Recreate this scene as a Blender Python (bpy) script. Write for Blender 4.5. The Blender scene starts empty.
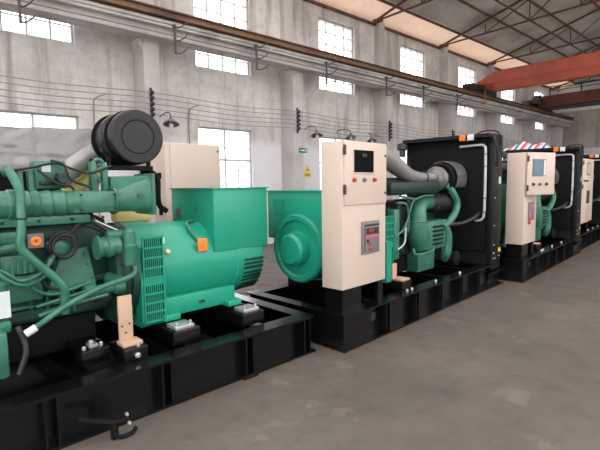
import bpy, bmesh, math, random
from mathutils import Vector, Matrix, noise
random.seed(7)
C = bpy.context.scene.collection
SC = bpy.context.scene
PI = math.pi

# ------------------------------------------------------------------ materials
def lin(c):
    return tuple(((v/255)/12.92 if v/255 <= .04045 else ((v/255+.055)/1.055)**2.4) for v in c) + (1,)

def mat(name, rgb, rough=.5, metal=0, vary=.12, scale=6, bump=0, spec=.5, dirt=None, dirt_amt=.4, dirt_scale=3, coat=0):
    m = bpy.data.materials.new(name); m.use_nodes = True
    nt = m.node_tree; N = nt.nodes; L = nt.links
    b = N['Principled BSDF']
    b.inputs['Roughness'].default_value = rough; b.inputs['Metallic'].default_value = metal
    b.inputs['Specular IOR Level'].default_value = spec
    if coat: b.inputs['Coat Weight'].default_value = coat; b.inputs['Coat Roughness'].default_value = .12
    tc = N.new('ShaderNodeTexCoord')
    n = N.new('ShaderNodeTexNoise'); n.inputs['Scale'].default_value = scale; n.inputs['Detail'].default_value = 5
    L.new(tc.outputs['Object'], n.inputs['Vector'])
    mix = N.new('ShaderNodeMix'); mix.data_type = 'RGBA'
    a = lin(rgb)
    mix.inputs['A'].default_value = tuple(v*(1-vary) for v in a[:3])+(1,)
    mix.inputs['B'].default_value = tuple(min(1, v*(1+vary)) for v in a[:3])+(1,)
    L.new(n.outputs['Fac'], mix.inputs['Factor'])
    out = mix.outputs['Result']
    if dirt:
        n2 = N.new('ShaderNodeTexNoise'); n2.inputs['Scale'].default_value = dirt_scale; n2.inputs['Detail'].default_value = 8
        L.new(tc.outputs['Object'], n2.inputs['Vector'])
        r = N.new('ShaderNodeMapRange'); r.inputs['From Min'].default_value = .45; r.inputs['From Max'].default_value = .7
        r.inputs['To Max'].default_value = dirt_amt
        L.new(n2.outputs['Fac'], r.inputs['Value'])
        mx = N.new('ShaderNodeMix'); mx.data_type = 'RGBA'
        L.new(r.outputs['Result'], mx.inputs['Factor']); L.new(out, mx.inputs['A']); mx.inputs['B'].default_value = lin(dirt)
        out = mx.outputs['Result']
    L.new(out, b.inputs['Base Color'])
    if bump:
        bp = N.new('ShaderNodeBump'); bp.inputs['Strength'].default_value = bump; bp.inputs['Distance'].default_value = .01
        L.new(n.outputs['Fac'], bp.inputs['Height']); L.new(bp.outputs['Normal'], b.inputs['Normal'])
    return m

M = {}
M['black'] = mat('black_gloss_paint', (12, 12, 13), .22, vary=.25, scale=9, spec=.42, dirt=(30, 29, 28), dirt_amt=.18)
M['black_matt'] = mat('black_matt', (14, 14, 15), .75, vary=.3, spec=.2)
M['rubber'] = mat('black_rubber', (26, 26, 27), .45, vary=.25)
M['drum'] = mat('drum_plastic', (22, 24, 24), .32, vary=.12)
M['drum_face'] = mat('drum_cap_plastic', (27, 25, 26), .5, vary=.1)
M['green'] = mat('alternator_green', (28, 149, 121), .36, vary=.08, scale=3)
M['egreen'] = mat('engine_green', (58, 120, 98), .33, vary=.25, scale=8, dirt=(26, 58, 49), dirt_amt=.55, dirt_scale=5)
M['shade_green'] = mat('engine_block_shade_green', (30, 70, 58), .45, vary=.3, scale=7, dirt=(16, 32, 28), dirt_amt=.7, dirt_scale=4)  # base and dirt tones darkened to put shade between engine parts into the colour
M['satin'] = mat('black_satin_paint', (17, 17, 18), .5, vary=.25, scale=9, spec=.3)
M['dgreen'] = mat('dark_engine_green', (19, 42, 37), .5, vary=.3, scale=9, dirt=(16, 22, 20), dirt_amt=.6, dirt_scale=5)
M['cream'] = mat('cream_powder_coat', (212, 193, 179), .5, vary=.03, scale=2)
M['beige_back'] = mat('beige_powder_coat', (196, 178, 166), .55, vary=.03, scale=2)
M['beige_plate'] = mat('beige_plate', (198, 166, 142), .55, vary=.08)
M['silver'] = mat('silver_duct', (146, 145, 142), .38, metal=.3, vary=.12, scale=14)
M['steel'] = mat('grey_steel', (120, 120, 118), .4, metal=.6, vary=.25, scale=12)
M['darkmetal'] = mat('dark_grey_metal', (62, 64, 62), .42, metal=.4, vary=.3, scale=10)
M['zinc'] = mat('zinc_bolt', (205, 205, 205), .3, metal=.7)
M['white'] = mat('white_plastic', (226, 226, 230), .4, vary=.04)
M['pipe'] = mat('galvanised_pipe', (190, 187, 198), .35, metal=.2)
M['paper'] = mat('white_paper', (205, 212, 216), .7, vary=.08, scale=25)
M['red'] = mat('red_plastic', (190, 40, 45), .4)
M['pink'] = mat('pink_strip', (225, 90, 120), .4)
M['orange'] = mat('orange_plastic', (238, 130, 42), .5)
M['yellow'] = mat('yellow_plastic', (226, 196, 60), .5)
M['paleyellow'] = mat('pale_yellow_foam', (214, 203, 120), .6, vary=.12, scale=10)
M['straw'] = mat('straw_yellow_wrap', (222, 196, 132), .6, vary=.12, scale=12)
M['breaker'] = mat('breaker_grey', (122, 118, 122), .45, vary=.05)
M['void_shade'] = mat('painted_void', (14, 15, 15), .8, spec=.1, vary=.3, scale=14)  # dark tone stands in for the shaded inside of the cabinet
M['screen'] = mat('grey_blue_screen', (98, 122, 140), .25, vary=.15, scale=6)
M['rust'] = mat('rusty_steel', (104, 66, 52), .7, vary=.3, scale=10, dirt=(62, 44, 38), dirt_amt=.7)
M['railbrown'] = mat('rail_brown', (122, 92, 66), .65, vary=.25, scale=8, dirt=(70, 48, 40), dirt_amt=.8, dirt_scale=1.2)
M['crane'] = mat('crane_orange', (200, 100, 78), .55, vary=.1, scale=2, dirt=(140, 66, 52), dirt_amt=.45, dirt_scale=1.5)
M['crane2'] = mat('crane_dark_red', (112, 56, 48), .6, vary=.2, scale=2, dirt=(60, 34, 32), dirt_amt=.6)
M['dark'] = mat('dark_steel', (44, 40, 40), .6, vary=.3)
M['beam'] = mat('beam_concrete', (206, 202, 198), .85, vary=.12, scale=3, bump=.2, dirt=(130, 124, 118), dirt_amt=.5, dirt_scale=2)
M['column'] = mat('column_plaster', (196, 190, 188), .85, vary=.08, scale=3, bump=.2, dirt=(150, 144, 138), dirt_amt=.5, dirt_scale=1.5)
M['frame'] = mat('window_frame', (184, 182, 188), .6, vary=.1)
M['hinge'] = mat('hinge_brown', (62, 50, 48), .5)
M['signgreen'] = mat('sign_green', (30, 130, 90), .5)
M['black_ink'] = mat('black_ink', (20, 20, 20), .6)
M['lampshade'] = mat('lamp_shade', (110, 108, 104), .45, metal=.3, vary=.15)
M['fitting'] = mat('dull_brown_steel', (88, 80, 76), .7)
M['cable'] = mat('cable_grey', (140, 136, 132), .7)

M['pale'] = mat('pale_paint', (212, 218, 222), .6, vary=.05)
def wall_material(name, light, mid, white, white_top, stain):
    m = bpy.data.materials.new(name); m.use_nodes = True
    nt = m.node_tree; N = nt.nodes; L = nt.links; b = N['Principled BSDF']
    b.inputs['Roughness'].default_value = .9; b.inputs['Specular IOR Level'].default_value = .15
    tc = N.new('ShaderNodeTexCoord')
    def nz(scale, detail=6, st=None):
        n = N.new('ShaderNodeTexNoise'); n.inputs['Scale'].default_value = scale; n.inputs['Detail'].default_value = detail
        n.inputs['Roughness'].default_value = .62
        if st:
            mp = N.new('ShaderNodeMapping'); mp.inputs['Scale'].default_value = st
            L.new(tc.outputs['Object'], mp.inputs['Vector']); L.new(mp.outputs['Vector'], n.inputs['Vector'])
        else: L.new(tc.outputs['Object'], n.inputs['Vector'])
        return n
    def mr(src, a, c, lo=0, hi=1):
        r = N.new('ShaderNodeMapRange'); r.inputs['From Min'].default_value = a; r.inputs['From Max'].default_value = c
        r.inputs['To Min'].default_value = lo; r.inputs['To Max'].default_value = hi
        L.new(src, r.inputs['Value']); return r.outputs['Result']
    def mx(f, A, Bc):
        x = N.new('ShaderNodeMix'); x.data_type = 'RGBA'
        L.new(f, x.inputs['Factor'])
        for v, k in ((A, 'A'), (Bc, 'B')):
            if isinstance(v, tuple): x.inputs[k].default_value = v
            else: L.new(v, x.inputs[k])
        return x.outputs['Result']
    n1 = nz(1.1); n2 = nz(1, 7, (3.2, 3.2, .28)); n3 = nz(7, 8); n4 = nz(2.2, 4)
    col = mx(mr(n1.outputs['Fac'], .35, .65), lin(light), lin(mid))
    col = mx(mr(n2.outputs['Fac'], .52, .68, 0, .75), col, lin(stain))
    col = mx(mr(n3.outputs['Fac'], .5, .75, 0, .35), col, lin((120, 114, 108)))
    sp = N.new('ShaderNodeSeparateXYZ'); L.new(tc.outputs['Object'], sp.inputs[0])
    ad = N.new('ShaderNodeMath'); ad.operation = 'MULTIPLY_ADD'; L.new(n4.outputs['Fac'], ad.inputs[0]); ad.inputs[1].default_value = .35
    L.new(sp.outputs['Z'], ad.inputs[2])
    f = mr(ad.outputs[0], white_top+.02, white_top+.22, 1, 0)
    w = mx(mr(n1.outputs['Fac'], .3, .7), lin(white), tuple(v*.9 for v in lin(white)[:3])+(1,))
    col = mx(f, col, w)
    L.new(col, b.inputs['Base Color'])
    bp = N.new('ShaderNodeBump'); bp.inputs['Strength'].default_value = .25; bp.inputs['Distance'].default_value = .02
    L.new(n3.outputs['Fac'], bp.inputs['Height']); L.new(bp.outputs['Normal'], b.inputs['Normal'])
    return m
M['wall'] = wall_material('concrete_wall', (220, 216, 212), (192, 188, 184), (226, 223, 226), 2.6, (146, 138, 130))
M['endwall'] = wall_material('end_wall', (190, 184, 174), (164, 158, 149), (190, 184, 174), -1, (138, 131, 122))

def floor_material():
    m = bpy.data.materials.new('concrete_floor'); m.use_nodes = True
    nt = m.node_tree; N = nt.nodes; L = nt.links; b = N['Principled BSDF']
    tc = N.new('ShaderNodeTexCoord')
    def nz(scale, detail=6):
        n = N.new('ShaderNodeTexNoise'); n.inputs['Scale'].default_value = scale; n.inputs['Detail'].default_value = detail
        n.inputs['Roughness'].default_value = .6
        L.new(tc.outputs['Object'], n.inputs['Vector']); return n
    def mr(src, a, c, lo=0, hi=1):
        r = N.new('ShaderNodeMapRange'); r.inputs['From Min'].default_value = a; r.inputs['From Max'].default_value = c
        r.inputs['To Min'].default_value = lo; r.inputs['To Max'].default_value = hi
        L.new(src, r.inputs['Value']); return r.outputs['Result']
    def mx(f, A, Bc):
        x = N.new('ShaderNodeMix'); x.data_type = 'RGBA'; L.new(f, x.inputs['Factor'])
        for v, k in ((A, 'A'), (Bc, 'B')):
            if isinstance(v, tuple): x.inputs[k].default_value = v
            else: L.new(v, x.inputs[k])
        return x.outputs['Result']
    n1 = nz(.8); n2 = nz(4, 9); n3 = nz(2.6, 8); n4 = nz(40, 4)
    col = mx(mr(n1.outputs['Fac'], .35, .68), lin((105, 98, 91)), lin((88, 82, 76)))
    col = mx(mr(n2.outputs['Fac'], .5, .72, 0, .5), col, lin((76, 71, 66)))
    col = mx(mr(n3.outputs['Fac'], .6, .66, 0, .3), col, lin((142, 132, 120)))
    col = mx(mr(n4.outputs['Fac'], .5, .8, 0, .3), col, lin((70, 65, 61)))
    L.new(col, b.inputs['Base Color'])
    L.new(mr(n2.outputs['Fac'], .3, .7, .5, .75), b.inputs['Roughness']); b.inputs['Specular IOR Level'].default_value = .3
    bp = N.new('ShaderNodeBump'); bp.inputs['Strength'].default_value = .12; bp.inputs['Distance'].default_value = .01
    L.new(n2.outputs['Fac'], bp.inputs['Height']); L.new(bp.outputs['Normal'], b.inputs['Normal'])
    return m
M['floor'] = floor_material()

def roof_material():
    m = mat('corrugated_roof', (212, 208, 200), .55, vary=.15, scale=1.2, dirt=(150, 142, 132), dirt_amt=.7, dirt_scale=.9)
    return m
M['roof'] = roof_material()

def translucent_material(name, rgb, transp=0., trans=.6, rough=.4, gloss=.1, noise_scale=4):
    m = bpy.data.materials.new(name); m.use_nodes = True
    nt = m.node_tree; N = nt.nodes; L = nt.links
    for n in list(N): N.remove(n)
    o = N.new('ShaderNodeOutputMaterial'); tc = N.new('ShaderNodeTexCoord')
    ns = N.new('ShaderNodeTexNoise'); ns.inputs['Scale'].default_value = noise_scale; ns.inputs['Detail'].default_value = 6
    L.new(tc.outputs['Object'], ns.inputs['Vector'])
    mixc = N.new('ShaderNodeMix'); mixc.data_type = 'RGBA'; a = lin(rgb)
    mixc.inputs['A'].default_value = tuple(v*.82 for v in a[:3])+(1,); mixc.inputs['B'].default_value = a
    L.new(ns.outputs['Fac'], mixc.inputs['Factor'])
    d = N.new('ShaderNodeBsdfDiffuse'); t = N.new('ShaderNodeBsdfTranslucent'); g = N.new('ShaderNodeBsdfGlossy'); tr = N.new('ShaderNodeBsdfTransparent')
    g.inputs['Roughness'].default_value = rough
    L.new(mixc.outputs['Result'], d.inputs['Color']); L.new(mixc.outputs['Result'], t.inputs['Color'])
    m1 = N.new('ShaderNodeMixShader'); m1.inputs[0].default_value = trans; L.new(d.outputs[0], m1.inputs[1]); L.new(t.outputs[0], m1.inputs[2])
    m2 = N.new('ShaderNodeMixShader'); m2.inputs[0].default_value = gloss; L.new(m1.outputs[0], m2.inputs[1]); L.new(g.outputs[0], m2.inputs[2])
    m3 = N.new('ShaderNodeMixShader'); m3.inputs[0].default_value = transp; L.new(m2.outputs[0], m3.inputs[1]); L.new(tr.outputs[0], m3.inputs[2])
    L.new(m3.outputs[0], o.inputs['Surface'])
    return m
M['skylight'] = translucent_material('skylight_sheet', (216, 186, 164), 0, .17, .4, .04, 3)
M['fill_sheet'] = translucent_material('fill_roof_sheet', (240, 232, 226), .35, .75, .4, .04, 3)  # for out-of-view roof sheets added to let in more top light
M['glass'] = translucent_material('window_glass', (235, 238, 244), .72, .8, .05, .1)
M['plastic'] = translucent_material('plastic_film', (156, 152, 148), .15, .4, .3, .06, 2.5)

def tarp_material():
    m = bpy.data.materials.new('striped_tarp'); m.use_nodes = True
    nt = m.node_tree; N = nt.nodes; L = nt.links; b = N['Principled BSDF']; b.inputs['Roughness'].default_value = .6
    tc = N.new('ShaderNodeTexCoord'); sp = N.new('ShaderNodeSeparateXYZ'); L.new(tc.outputs['Object'], sp.inputs[0])
    a = N.new('ShaderNodeMath'); a.operation = 'MULTIPLY_ADD'; L.new(sp.outputs['Y'], a.inputs[0]); a.inputs[1].default_value = 3.6
    k = N.new('ShaderNodeMath'); k.operation = 'MULTIPLY'; L.new(sp.outputs['Z'], k.inputs[0]); k.inputs[1].default_value = 1.6
    L.new(k.outputs[0], a.inputs[2])
    fr = N.new('ShaderNodeMath'); fr.operation = 'FRACT'; L.new(a.outputs[0], fr.inputs[0])
    cr = N.new('ShaderNodeValToRGB'); cr.color_ramp.interpolation = 'CONSTANT'
    e = cr.color_ramp.elements
    e[0].position = 0; e[0].color = lin((214, 70, 92)); e[1].position = .2; e[1].color = lin((228, 226, 228))
    for p, c in ((.45, (84, 110, 150)), (.65, (228, 226, 228)), (.82, (232, 170, 186))):
        x = e.new(p); x.color = lin(c)
    L.new(fr.outputs[0], cr.inputs[0]); L.new(cr.outputs[0], b.inputs['Base Color'])
    return m
M['tarp'] = tarp_material()

# ------------------------------------------------------------------ geometry helpers
def smooth_path(pts, sub=6):
    P = [Vector(p) for p in pts]
    if len(P) < 3: return P
    out = []
    for i in range(len(P)-1):
        p0 = P[i-1] if i else P[0]*2-P[1]; p1 = P[i]; p2 = P[i+1]; p3 = P[i+2] if i+2 < len(P) else P[-1]*2-P[-2]
        for s in range(sub):
            t = s/sub
            out.append(.5*((2*p1)+(p2-p0)*t+(2*p0-5*p1+4*p2-p3)*t*t+(3*p1-p0-3*p2+p3)*t**3))
    out.append(P[-1]); return out

class B:
    def __init__(s): s.bm = bmesh.new()
    def box(s, x0, x1, y0, y1, z0, z1, bev=0):
        vs = [s.bm.verts.new(p) for p in ((x0,y0,z0),(x1,y0,z0),(x1,y1,z0),(x0,y1,z0),(x0,y0,z1),(x1,y0,z1),(x1,y1,z1),(x0,y1,z1))]
        fs = [s.bm.faces.new([vs[i] for i in f]) for f in ((3,2,1,0),(4,5,6,7),(0,1,5,4),(1,2,6,5),(2,3,7,6),(3,0,4,7))]
        if bev:
            es = list({e for f in fs for e in f.edges})
            bmesh.ops.bevel(s.bm, geom=es, offset=bev, segments=2, profile=.5, affect='EDGES')
        return s
    def hexa(s, bot, top):
        vs = [s.bm.verts.new(p) for p in list(bot)+list(top)]
        n = len(bot)
        s.bm.faces.new(vs[:n][::-1]); s.bm.faces.new(vs[n:])
        for i in range(n):
            j = (i+1) % n; s.bm.faces.new((vs[i], vs[j], vs[n+j], vs[n+i]))
        return s
    def lathe(s, p, d, prof, n=32, up=None):
        """prof: list of (distance along d, radius)"""
        p = Vector(p); d = Vector(d).normalized()
        u = d.orthogonal().normalized(); v = d.cross(u)
        rings = []
        for t, r in prof:
            if r < 1e-5: rings.append([s.bm.verts.new(p+d*t)])
            else: rings.append([s.bm.verts.new(p+d*t+(u*math.cos(2*PI*i/n)+v*math.sin(2*PI*i/n))*r) for i in range(n)])
        for a, b in zip(rings, rings[1:]):
            for i in range(n):
                j = (i+1) % n
                if len(a) == 1 and len(b) == 1: continue
                if len(a) == 1: s.bm.faces.new((a[0], b[j], b[i]))
                elif len(b) == 1: s.bm.faces.new((a[i], a[j], b[0]))
                else: s.bm.faces.new((a[i], a[j], b[j], b[i]))
        if len(rings[0]) > 1: s.bm.faces.new(rings[0][::-1])
        if len(rings[-1]) > 1: s.bm.faces.new(rings[-1])
        return s
    def cyl(s, p0, p1, r0, r1=None, n=20):
        p0 = Vector(p0); p1 = Vector(p1)
        return s.lathe(p0, p1-p0, [(0, r0), ((p1-p0).length, r0 if r1 is None else r1)], n)
    def tube(s, pts, r, n=12, sub=6, closed=False):
        P = smooth_path(pts, sub) if sub else [Vector(p) for p in pts]
        rr = r if isinstance(r, (list, tuple)) else None
        rings = []; T0 = (P[1]-P[0]).normalized(); u = T0.orthogonal().normalized()
        for i, p in enumerate(P):
            a = P[i-1] if i else P[0]; b = P[i+1] if i+1 < len(P) else P[-1]
            T = (b-a).normalized()
            u = (u-T*u.dot(T))
            u = u.normalized() if u.length > 1e-6 else T.orthogonal().normalized()
            v = T.cross(u)
            if rr:
                t = i/(len(P)-1)*(len(rr)-1); k = min(int(t), len(rr)-2); R = rr[k]+(rr[k+1]-rr[k])*(t-k)
            else: R = r
            rings.append([s.bm.verts.new(p+(u*math.cos(2*PI*k/n)+v*math.sin(2*PI*k/n))*R) for k in range(n)])
        for a, b in zip(rings, rings[1:]):
            for i in range(n):
                j = (i+1) % n; s.bm.faces.new((a[i], a[j], b[j], b[i]))
        s.bm.faces.new(rings[0][::-1]); s.bm.faces.new(rings[-1])
        return s
    def torus(s, c, axis, R, r, n=32, m=10):
        c = Vector(c); d = Vector(axis).normalized(); u = d.orthogonal().normalized(); v = d.cross(u)
        rings = []
        for i in range(n):
            a = 2*PI*i/n; w = u*math.cos(a)+v*math.sin(a)
            rings.append([s.bm.verts.new(c+w*(R+r*math.cos(2*PI*k/m))+d*r*math.sin(2*PI*k/m)) for k in range(m)])
        for i in range(n):
            a = rings[i]; b = rings[(i+1) % n]
            for k in range(m):
                l = (k+1) % m; s.bm.faces.new((a[k], b[k], b[l], a[l]))
        return s
    def bar(s, p0, p1, w, h):
        """rectangular bar between two points"""
        p0 = Vector(p0); p1 = Vector(p1); d = (p1-p0).normalized()
        up = Vector((0, 0, 1)) if abs(d.z) < .95 else Vector((1, 0, 0))
        u = d.cross(up).normalized(); v = u.cross(d)
        q = [(-1,-1),(1,-1),(1,1),(-1,1)]
        return s.hexa([p0+u*a*w/2+v*b*h/2 for a, b in q], [p1+u*a*w/2+v*b*h/2 for a, b in q])
    def prism(s, poly, axis, a0, a1):
        def pt(a, b, t): return {'x': (t, a, b), 'y': (a, t, b), 'z': (a, b, t)}[axis]
        return s.hexa([pt(a, b, a0) for a, b in poly], [pt(a, b, a1) for a, b in poly])
    def bolt(s, p, d, r=.012, h=.012):
        p = Vector(p); return s.lathe(p, d, [(0, r), (h, r), (h*1.3, r*.6)], 6)
    def build(s, name, m, parent=None, angle=32):
        bmesh.ops.recalc_face_normals(s.bm, faces=s.bm.faces[:])
        me = bpy.data.meshes.new(name); s.bm.to_mesh(me); s.bm.free()
        me.polygons.foreach_set('use_smooth', [True]*len(me.polygons))
        me.set_sharp_from_angle(angle=math.radians(angle))
        me.materials.append(M[m])
        o = bpy.data.objects.new(name, me); C.objects.link(o)
        if parent: o.parent = parent
        return o

def tag(o, label, cat, group=None, kind=None):
    o['label'] = label
    if cat: o['category'] = cat
    if group: o['group'] = group
    if kind: o['kind'] = kind
    return o
def struct(o, label=None):
    o['kind'] = 'structure'
    if label: o['label'] = label
    return o
def empty(name, loc=(0,0,0), rz=0):
    o = bpy.data.objects.new(name, None); C.objects.link(o); o.location = loc; o.rotation_euler = (0,0,rz); o.empty_display_size = .1
    return o

# ------------------------------------------------------------------ building shell
WY = 9.0; PITCH = 3.83; WC0 = 5.97
struct(B().box(-8, 28.2, -10, 9.3, -.2, 0).build('floor', 'floor'), 'worn grey-brown concrete floor')
wcs = [WC0+PITCH*k-(.14 if k < 0 else 0) for k in range(-3, 6)]
HW = .745
w = B(); x = -8
for c in wcs:
    w.box(x, c-HW, WY, WY+.3, 0, 6.62)
    for z0, z1 in ((0, .95), (2.84, 4.13), (6.07, 6.62)): w.box(c-HW, c+HW, WY, WY+.3, z0, z1)
    x = c+HW
w.box(x, 27.7, WY, WY+.3, 0, 6.62)
struct(w.build('wall_back', 'wall'), 'stained grey concrete wall with two rows of windows')
RIDGE = 9.12
e = B().prism([(-10, 0), (9.3, 0), (9.3, 6.5), (0, RIDGE+.15), (-10, 6.2)], 'x', 27.7, 28.0)
struct(e.build('wall_end', 'endwall'), 'grey end wall behind the far crane')
struct(B().prism([(-9.5, 5.2), (9.0, 5.2), (9.0, 6.3), (0, RIDGE-.1), (-9.5, 6.2)], 'x', 27.64, 27.7).build('wall_gable', 'pale'), 'pale cladding on the upper end wall')
dd = empty('door_1', (27.7, 4.8, 0)); struct(dd, 'large pale door in the end wall')
for k_ in (0, 1): B().box(-.08, 0, -2.9+2.92*k_, -2.9+2.92*k_+2.9, 0, 3.2, .01).build('door_leaf', 'pale', dd)

for i, c in enumerate(wcs):
    if c < 1: continue
    for tall in (0, 1):
        z0, z1 = ((.95, 2.84), (4.13, 6.07))[tall]
        r = empty('window_%d' % (2*i+tall), (c, WY+.1, z0)); struct(r, 'tall barred upper window' if tall else 'lower steel window')
        H = z1-z0; f = B()
        t = .035
        f.box(-HW, -HW+t, -.03, .03, 0, H); f.box(HW-t, HW, -.03, .03, 0, H); f.box(-HW+t, HW-t, -.03, .03, 0, t); f.box(-HW+t, HW-t, -.03, .03, H-t, H)
        fo = f.build('window_frame', 'frame', r)
        g = B()
        if tall:
            for k in range(1, 4): g.box(-HW+k*HW/2-.014, -HW+k*HW/2+.014, -.02, .02, t, H-t)
            n = 6
            for k in range(1, n): g.box(-HW+t, HW-t, -.014, .014, k*H/n-.011, k*H/n+.011)
        else:
            g.box(-.018, .018, -.026, .026, t, H-t); g.box(-HW+t, HW-t, -.028, .028, 1.14, 1.19)
            g.box(-HW+t, HW-t, -.02, .02, 1.43, 1.45)
            for q in (-.37, .37): g.box(q-.012, q+.012, -.02, .02, t, 1.14)
            for q in (.3, .6, .9): g.box(-HW+t, HW-t, -.015, .015, q, q+.014)
        g.build('glazing_bars', 'frame', r)
        B().box(-HW+.02, HW-.02, .0, .006, .02, H-.02).build('window_pane', 'glass', r)
    if 1:
        s = B().box(c-HW-.05, c+HW+.05, WY-.05, WY+.02, .90, .95)
        struct(s.build('trim_%d' % (i+1), 'column'), 'concrete sill under the lower window')

# unseen opposite wall, added to cut side light and reflections; band of tall windows
fw_ = B().box(-8, 28, -10.3, -10, 0, 2.6).box(-8, 28, -10.3, -10, 5.9, 6.2)
xx = -8
while xx < 28: fw_.box(xx, xx+1.6, -10.3, -10, 2.6, 5.9); xx += 3.83
struct(fw_.build('wall_shade_front', 'wall'), 'unseen opposite wall with a band of tall windows, added to cut side light')

# unseen end wall behind the camera, added to cut low daylight; tall doorway
lw = B().box(-8.3, -8, -10.3, -5.5, 0, 8.9).box(-8.3, -8, 1.5, 9.3, 0, 6.4).box(-8.3, -8, -5.5, 1.5, 5.0, 8.9)
struct(lw.build('wall_shade_left', 'wall'), 'unseen end wall with a tall doorway, added to cut low daylight')

# pilasters with a corbel that carries the crane beam
pil_x = [3.97+PITCH*k for k in range(-2, 7)]
for i, px in enumerate(pil_x):
    p = B().box(px-.16, px+.16, 8.5, WY, 0, 4.34)
    p.prism([(px-.16, 4.1), (px-.16, 4.34), (px-.22, 4.34), (px-.22, 4.26)], 'y', 8.52, 8.98)
    p.box(px-.13, px+.13, 8.82, WY, 4.34, 6.5)
    o = p.build('trim_%d' % (20+i), 'column'); struct(o, 'plastered pilaster carrying the crane beam')

# crane runway
b = B().box(-8, 27.7, 8.34, 8.62, 4.34, 4.54); b.box(-8, 27.7, 8.2, 8.78, 4.54, 4.66); b.box(-8, 27.7, 8.29, 8.34, 4.34, 4.39); b.box(-8, 27.7, 8.31, 8.34, 4.45, 4.47)
b.box(-8, 27.7, 8.16, 8.2, 4.59, 4.62)
tag(b.build('crane_beam', 'beam'), 'long grey concrete beam along the wall carrying the rail', 'beam', kind='structure')
r = B().box(-8, 27.6, 8.36, 8.52, 4.66, 4.685); r.box(-8, 27.6, 8.425, 8.455, 4.685, 4.76); r.box(-8, 27.6, 8.4, 8.48, 4.76, 4.8)
r.box(-8, 27.6, 8.14, 8.19, 4.68, 4.80); r.box(-8, 27.6, 8.08, 8.14, 4.68, 4.7)
tag(B().box(-8, 27.6, 8.1, 8.22, 4.80, 4.83).build('rail_cover', 'rust'), 'dark rusty strip along the top edge of the crane rail', 'rail', kind='structure')
tag(r.build('crane_rail', 'railbrown'), 'rusty brown crane rail running along the top of the concrete beam', 'rail', kind='structure')
for z, nm in ((4.40, 'upper'), (4.31, 'lower')):
    tb = B().tube([(-6, 8.185, z), (27, 8.185, z)], .016, 8, 0)
    tag(tb.build('conductor_bar', 'cable'), nm+' thin dark conductor bar fixed to the crane beam', 'cable', 'conductor bars')
def conductor_bracket(x, lab):
    t = empty('conductor_bracket', (x, 8.2, 4.6)); tag(t, lab, 'bracket', 'conductor brackets under the crane rail')
    B().box(-.02, .02, -.06, -.035, -.55, .0).box(-.02, .02, -.035, .0, -.06, .0).build('upright', 'fitting', t)
    for z in (-.02, -.26, -.5):
        a = B().tube([(0, -.045, z-.03), (.05, -.12, z-.05), (.12, -.22, z), (.16, -.25, z+.06)], .013, 8, 3)
        a.build('arm', 'fitting', t)
where = ['at the top left window', 'above the round black air filter', 'left of the second tall window', 'under the second tall window', 'left of the third tall window', 'right of the third tall window', 'beside the orange crane end']
for x, wh in zip((1.72, 4.3, 6.25, 8.47, 10.97, 12.94, 15.1), where):
    conductor_bracket(x, 'brown three-armed bracket on the crane beam '+wh)

# roof: corrugated sheets, skylight strip at the eave, unseen clear sheets added for top light
SL = (RIDGE-6.35)/9.3
def zr(y): return RIDGE-SL*abs(y)
def corrugated(y0, y1, x0, x1, pitch=.25, amp=.035):
    bm = B(); n = int((x1-x0)/pitch*4); top = []; 
    for k, y in enumerate((y0, y1)):
        top.append([bm.bm.verts.new((x0+(x1-x0)*i/n, y, zr(y)+amp*math.sin(2*PI*i/4))) for i in range(n+1)])
    for i in range(n): bm.bm.faces.new((top[0][i], top[0][i+1], top[1][i+1], top[1][i]))
    return bm
n_ = 0
xs = [(-8, -6, 'roof'), (-6, -3.5, 'fill_sheet'), (-3.5, -.5, 'roof'), (-.5, 2, 'fill_sheet'), (2, 5, 'roof'), (5, 7.5, 'fill_sheet'), (7.5, 28.2, 'roof'), (9, 12, 'far'), (14, 17, 'far'), (19, 22, 'far'), (24, 26, 'far')]  # clear strips out of view are added as extra top light
for xa, xb, m in xs:
    for ya, yb in ((8.15, 0), (0, -10)):
        if m == 'far':
            if ya: continue
            o = corrugated(-1.5, -8, xa, xb)
            o.build('ceiling', 'fill_sheet')['kind'] = 'structure'; continue  # unseen sheets on the near slope, added to brighten the far machines
        if m == 'roof' and xa == 7.5 and ya == 0:
            for q0, q1, r0, r1 in ((7.5, 28.2, 0, -1.5), (7.5, 28.2, -8, -10), (7.5, 9, -1.5, -8), (12, 14, -1.5, -8), (17, 19, -1.5, -8), (22, 24, -1.5, -8), (26, 28.2, -1.5, -8)):
                struct(corrugated(r0, r1, q0, q1).build('ceiling', 'roof'), 'grey corrugated roof sheets')
            continue
        o = corrugated(ya, yb, xa, xb).build('ceiling' if n_ == 0 else 'ceiling_sheets', m)
        o.name = 'ceiling'; struct(o, 'grey corrugated roof sheets' if m == 'roof' else 'unseen translucent roof sheets added for top light'); n_ += 1
struct(corrugated(9.45, 8.1, -8, 28.2).build('ceiling', 'skylight'), 'warm translucent sheets along the eave')
k = 0
for y in (8.95, 8.1, 7.05, 6.0, 4.95, 3.9, 2.85, 1.8, .75):
    z = zr(y)-.09
    o = B().box(-8, 27.7, y-.02, y+.02, z-.03, z+.04).build('purlin', 'rust')
    tag(o, 'rusty roof purlin, number %d up from the eave, under the corrugated sheets' % (k+1) if 0 else ['rusty purlin on top of the wall at the eave', 'rusty purlin at the upper edge of the warm skylight strip'][k] if k < 2 else 'rusty purlin higher on the roof slope above the trusses', 'purlin', 'roof purlins', 'structure'); k += 1
names = ['nearest rusty roof truss in view', 'second rusty roof truss, above the third tall window', 'rusty roof truss just above the orange crane', 'rusty roof truss behind the orange crane', 'rusty roof truss at the end wall']
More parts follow.
